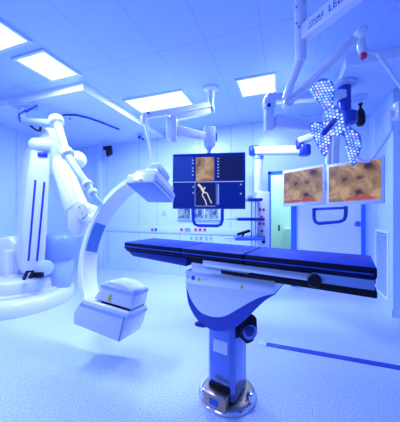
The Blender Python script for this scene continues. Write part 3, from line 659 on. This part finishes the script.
for k, u in enumerate((191.5, 196.5, 201.5, 206.5, 211)):
    l = ('leftmost', 'second from left', 'middle', 'second from right', 'rightmost')[k]
    c = PB(u, 238)
    o = MB().box(c+Vector((0, -.008, 0)), (.035, .016, .05), None, .005).rod(c+Vector((0, -.014, -.01)), c+Vector((0, -.04, -.03)), .008, n=8).build('gas_valve', M['steelblue']); tag(o, l+' gas valve in the low row under the red sockets', 'valve', 'gas valves on the back wall')
wall_fit(164.5, 213, .09, .09, M['pale'], 'wall_plate', 'small pale square plate on the back wall left of the large monitor', 'plate', None, 0)
# vent grille in the right wall
def PR(u, v, X=XR):
    r = (u-200)/FPX; d = X/(-SY+r*CY); return P(u, v, d)
g0, g1 = PR(376.5, 229), PR(389.5, 229); y0, y1 = g1.y, g0.y
zt, zb_ = PR(376.5, 229).z, PR(376.5, 290).z
t = thing('vent_grille', 'white louvred vent grille low in the right wall', 'vent', (XR, (y0+y1)/2, zb_))
mb = MB(); 
for (ya, yb, za, zb) in ((y0, y1, zb_, zb_+.03), (y0, y1, zt-.03, zt), (y0, y0+.03, zb_+.03, zt-.03), (y1-.03, y1, zb_+.03, zt-.03)): mb.span((XR-.02, ya, za), (XR, yb, zb))
mb.build('frame', M['white_and_lit_edge'], t)
mb = MB(); nn = 26
for i in range(nn):
    z = zb_+.035+(zt-zb_-.07)*i/(nn-1); mb.prism([Vector((XR-.016, y0+.03, z-.006)), Vector((XR-.004, y0+.03, z+.006)), Vector((XR-.002, y0+.03, z+.004)), Vector((XR-.014, y0+.03, z-.008))], Vector((0, y1-y0-.06, 0)))
mb.build('louvre', M['pale'], t); MB().span((XR-.003, y0+.03, zb_+.03), (XR-.001, y1-.03, zt-.03)).build('backing', M['steelblue'], t)
mb = MB(); o = None
for k, (u, v, l) in enumerate(((376.5, 211, 'light switch on the right wall above the vent grille'),)):
    c = PR(u, v); o = MB().box(c+Vector((-.006, 0, 0)), (.012, .07, .08), None, .003).build('wall_switch', M['wall']); tag(o, l, 'switch')
# ceiling things at the right
c = P(357, 98, (ZS-CAM_H)*FPX/(211-98)); c.z = ZS
o = MB().lathe(c, Vector((0, 0, -1)), [(.13, 0), (.13, .006), (.11, .016), (.02, .02)], 36).build('ceiling_speaker', M['pale']); tag(o, 'round flush ceiling speaker above the black hanging device', 'speaker')
d = 3.45; tp = P(360.5, 103, d); tp.z = ZS
t = thing('hanging_device', 'black bottle-shaped device hanging from the ceiling right of the surgical lamp', 'device', tp)
a = P(360.5, 103, d)
MB().rod(tp, a, .008, n=8).build('stem', M['black'], t)
MB().lathe(a, Vector((0, 0, -1)), [(.02, -.01), (.032, .0), (.03, .02), (.016, .045), (.016, .07), (.05, .13), (.062, .22), (.06, .29), (.035, .33)], 24).build('body', M['black'], t)

# ------------------------------------------------------------------ surgical lamp
d0 = 1.72; top = P(300.5, 0, d0); top.z = ZC
t = thing('surgical_lamp', 'surgical lamp with three petal heads on a white ceiling column and arms', 'surgical lamp', top)
cb = P(300.5, 62, d0)
MB().rod(top, P(300.5, 26, d0), .043, bev=.003).build('ceiling_column', M['white'], t)
MB().rod(P(300.5, 26, d0), cb, .039, bev=.003).build('lower_column', M['white'], t)
for u, v in ((296.5, 7), (304, 2), (304.2, 20), (296.3, 23), (299, 26.5)): MB().lathe(P(u, v, d0-.04), D(0, 0, -1), [(.005, -.008), (.005, .003)], 8).build('column_screw', M['navy'], t)
za = P(303, 36, d0).z-.0
a = P(302, 35, d0); b0 = P(352, -5, (za-CAM_H)*FPX/216); b = a+(b0-a)*1.5
dirA = (b-a).normalized(); side = dirA.cross(Z).normalized()
if side.dot(D(0, 0, 1)) > 0: side = -side
arm = MB().beam(a, b, .07, .115, Z, .01).build('light_arm', M['white'], t)
MB().lathe(b, Vector((0, 0, -1)), [(.05, -.07), (.06, -.05), (.06, .1), (.04, .13)], 24).build('arm_end', M['white'], t)
L1 = (b0-a).length
face = a+side*.0362
aw = (302-200)/FPX*d0; bd = (za-CAM_H)*FPX/216; bw = (352-200)/FPX*bd
def along(u):                                        # distance along the arm under an image column
    r = (u-200)/FPX; k = (r*d0-aw)/((bw-aw)-r*(bd-d0)); return k*L1
w0, w1 = along(313), along(325)
lg = text_mesh('STORZ', face+dirA*w0-Z*.012, dirA, Z, (w1-w0)/2.6, M['navy'], arm, 'logo')
MB().beam(face+dirA*(w0-.012)-Z*.022, face+dirA*w1-Z*.022, .002, .004).build('logo_underline', M['navy'], arm)
text_mesh('LED', face+dirA*along(332)-Z*.022, dirA, Z, .062, M['navy'], arm, 'lettering')
# second arm: knee, long arm, yoke
kn = P(288, 103, 1.95)
MB().tube([cb+Z*.02, P(293, 78, 1.80), P(285.5, 98, 1.93)], [.032, .03, .027], 16).build('knee_arm', M['white'], t)
MB().lathe(kn, D(-.1, 0, -1), [(.036, -.06), (.038, -.01), (.036, .02), (.028, .028)], 24).build('knee_joint', M['white'], t)
e1 = P(359, 35, 1.66)
MB().beam(kn, e1, .05, .062, Z, .02).build('spring_arm', M['white'], t)
MB().capsule(e1-D(0, 0, .03), e1+D(0, 0, .03), .038).build('spring_end', M['white'], t)
MB().rod(e1+Z*.02, P(363, 53, 1.66), .026, bev=.004).build('end_drop', M['white'], t)
MB().lathe(P(363.5, 57.5, 1.66), Vector((0, 0, 1)), [(.012, -.01), (.022, 0), (.022, .02), (.012, .03)], 16).build('brake_cap', M['red'], t)
MB().tube([P(363, 50, 1.66), P(377, 53, 1.68), P(402, 88, 1.78), P(404, 100, 1.8)], .0125, 12).build('yoke_tube', M['white'], t)
MB().box(P(400.5, 111, 1.82), (.085, .07, .13), (RL, RD, Z), .012).build('yoke_block', M['white'], t)
MB().tube([P(398, 114, 1.82), P(391, 114.5, 1.85), P(391, 118, 1.87), P(391.5, 129, 1.92), P(388, 136, 1.96), P(374, 156, 2.06), P(368, 161.5, 2.1), P(362, 161, 2.12), P(355, 156, 2.14)], [.018, .018, .015, .014, .014, .014, .014, .014, .014], 12).build('yoke_cane', M['white'], t)
MB().lathe(P(391, 114.5, 1.85)+Z*.025, Vector((0, 0, -1)), [(.02, 0), (.024, .01), (.024, .04), (.018, .05)], 16).build('yoke_joint', M['white'], t)
# heads
n_face = D(-.42, -.45, -.79).normalized()           # lamp looks left, down and towards the table
hubc = P(335, 121, 2.18)
def plane_pt(u, v, c, n):
    o = Vector((0, 0, CAM_H)); r = (P(u, v, 1)-o); k = (c-o).dot(n)/r.dot(n); return o+r*k
def petal(name, outline, n, lens_r, dc):
    cu = sum(u for u, v in outline)/len(outline); cvv = sum(v for u, v in outline)/len(outline)
    c = P(cu, cvv, dc); pts = [plane_pt(u, v, c, n) for u, v in outline]
    o = MB().prism(pts, -n*.055, .012, 3, 20).build(name, M['lampblue'], t)
    # coloured rim tip
    x = (pts[1]-pts[0]).normalized(); y = n.cross(x).normalized(); cen = sum(pts, Vector())/len(pts)
    poly = [((p-cen).dot(x)*.93, (p-cen).dot(y)*.93) for p in pts]
    def inside(px, py):
        r = False
        for i in range(len(poly)):
            (ax_, ay), (bx, by) = poly[i], poly[i-1]
            if (ay > py) != (by > py) and px < (bx-ax_)*(py-ay)/(by-ay)+ax_: r = not r
        return r
    mb = MB(); stp = lens_r*2.4
    for i in range(-14, 15):
        for j in range(-14, 15):
            px, py = (i+.5*(j % 2))*stp, j*stp*.87
            if inside(px, py): mb.lathe(cen+x*px+y*py-n*.002, n, [(lens_r, 0), (lens_r*.8, .006), (lens_r*.3, .008)], 6)
    mb.build('led_array', M['led'], o)
    back = [cen+(p-cen)*.97-n*.04 for p in pts]
    MB().prism(back, -n*.045, .015, 3, 20).build('rear_shell', M['sky'], o)
    return o
petal('lamp_head', [(309, 88), (313.5, 80.5), (325, 78), (333, 82), (335, 90), (333, 106), (329, 111), (324, 110), (314, 97)], D(-.35, -.5, -.79).normalized(), .0115, 2.19)
petal('lamp_head', [(308, 125), (311, 122.5), (331, 121), (333, 127), (331, 140), (327.5, 154), (325, 157.5), (322, 155), (313, 138)], D(-.35, -.35, -.87).normalized(), .0115, 2.19)
petal('lamp_head', [(343.5, 129), (347, 125.5), (356, 131), (361, 136), (361.5, 147), (357, 162), (353.5, 167), (350, 163), (346, 146)], D(-.55, -.35, -.76).normalized(), .0115, 2.19)
hub = []
for k in range(16):
    q = 2*math.pi*k/16; x, y = 9.6*math.cos(q), 16*math.sin(q); rt = math.radians(-16)
    hub.append((335+x*math.cos(rt)-y*math.sin(rt), 120.5+x*math.sin(rt)+y*math.cos(rt)))
petal('lamp_hub', hub, D(-.55, -.35, -.76).normalized(), .0125, 2.10)
MB().capsule(P(334, 121, 2.09), P(324, 133, 1.98), .026, .024).build('sterile_handle', M['navy'], t)
mb = MB()
for (u, v), (u2, v2) in (((331, 112), (328, 107)), ((328, 128), (326, 131)), ((342, 130), (347, 136))): mb.rod(P(u, v, 2.22), P(u2, v2, 2.22), .025)
mb.build('head_link', M['sky'], t)
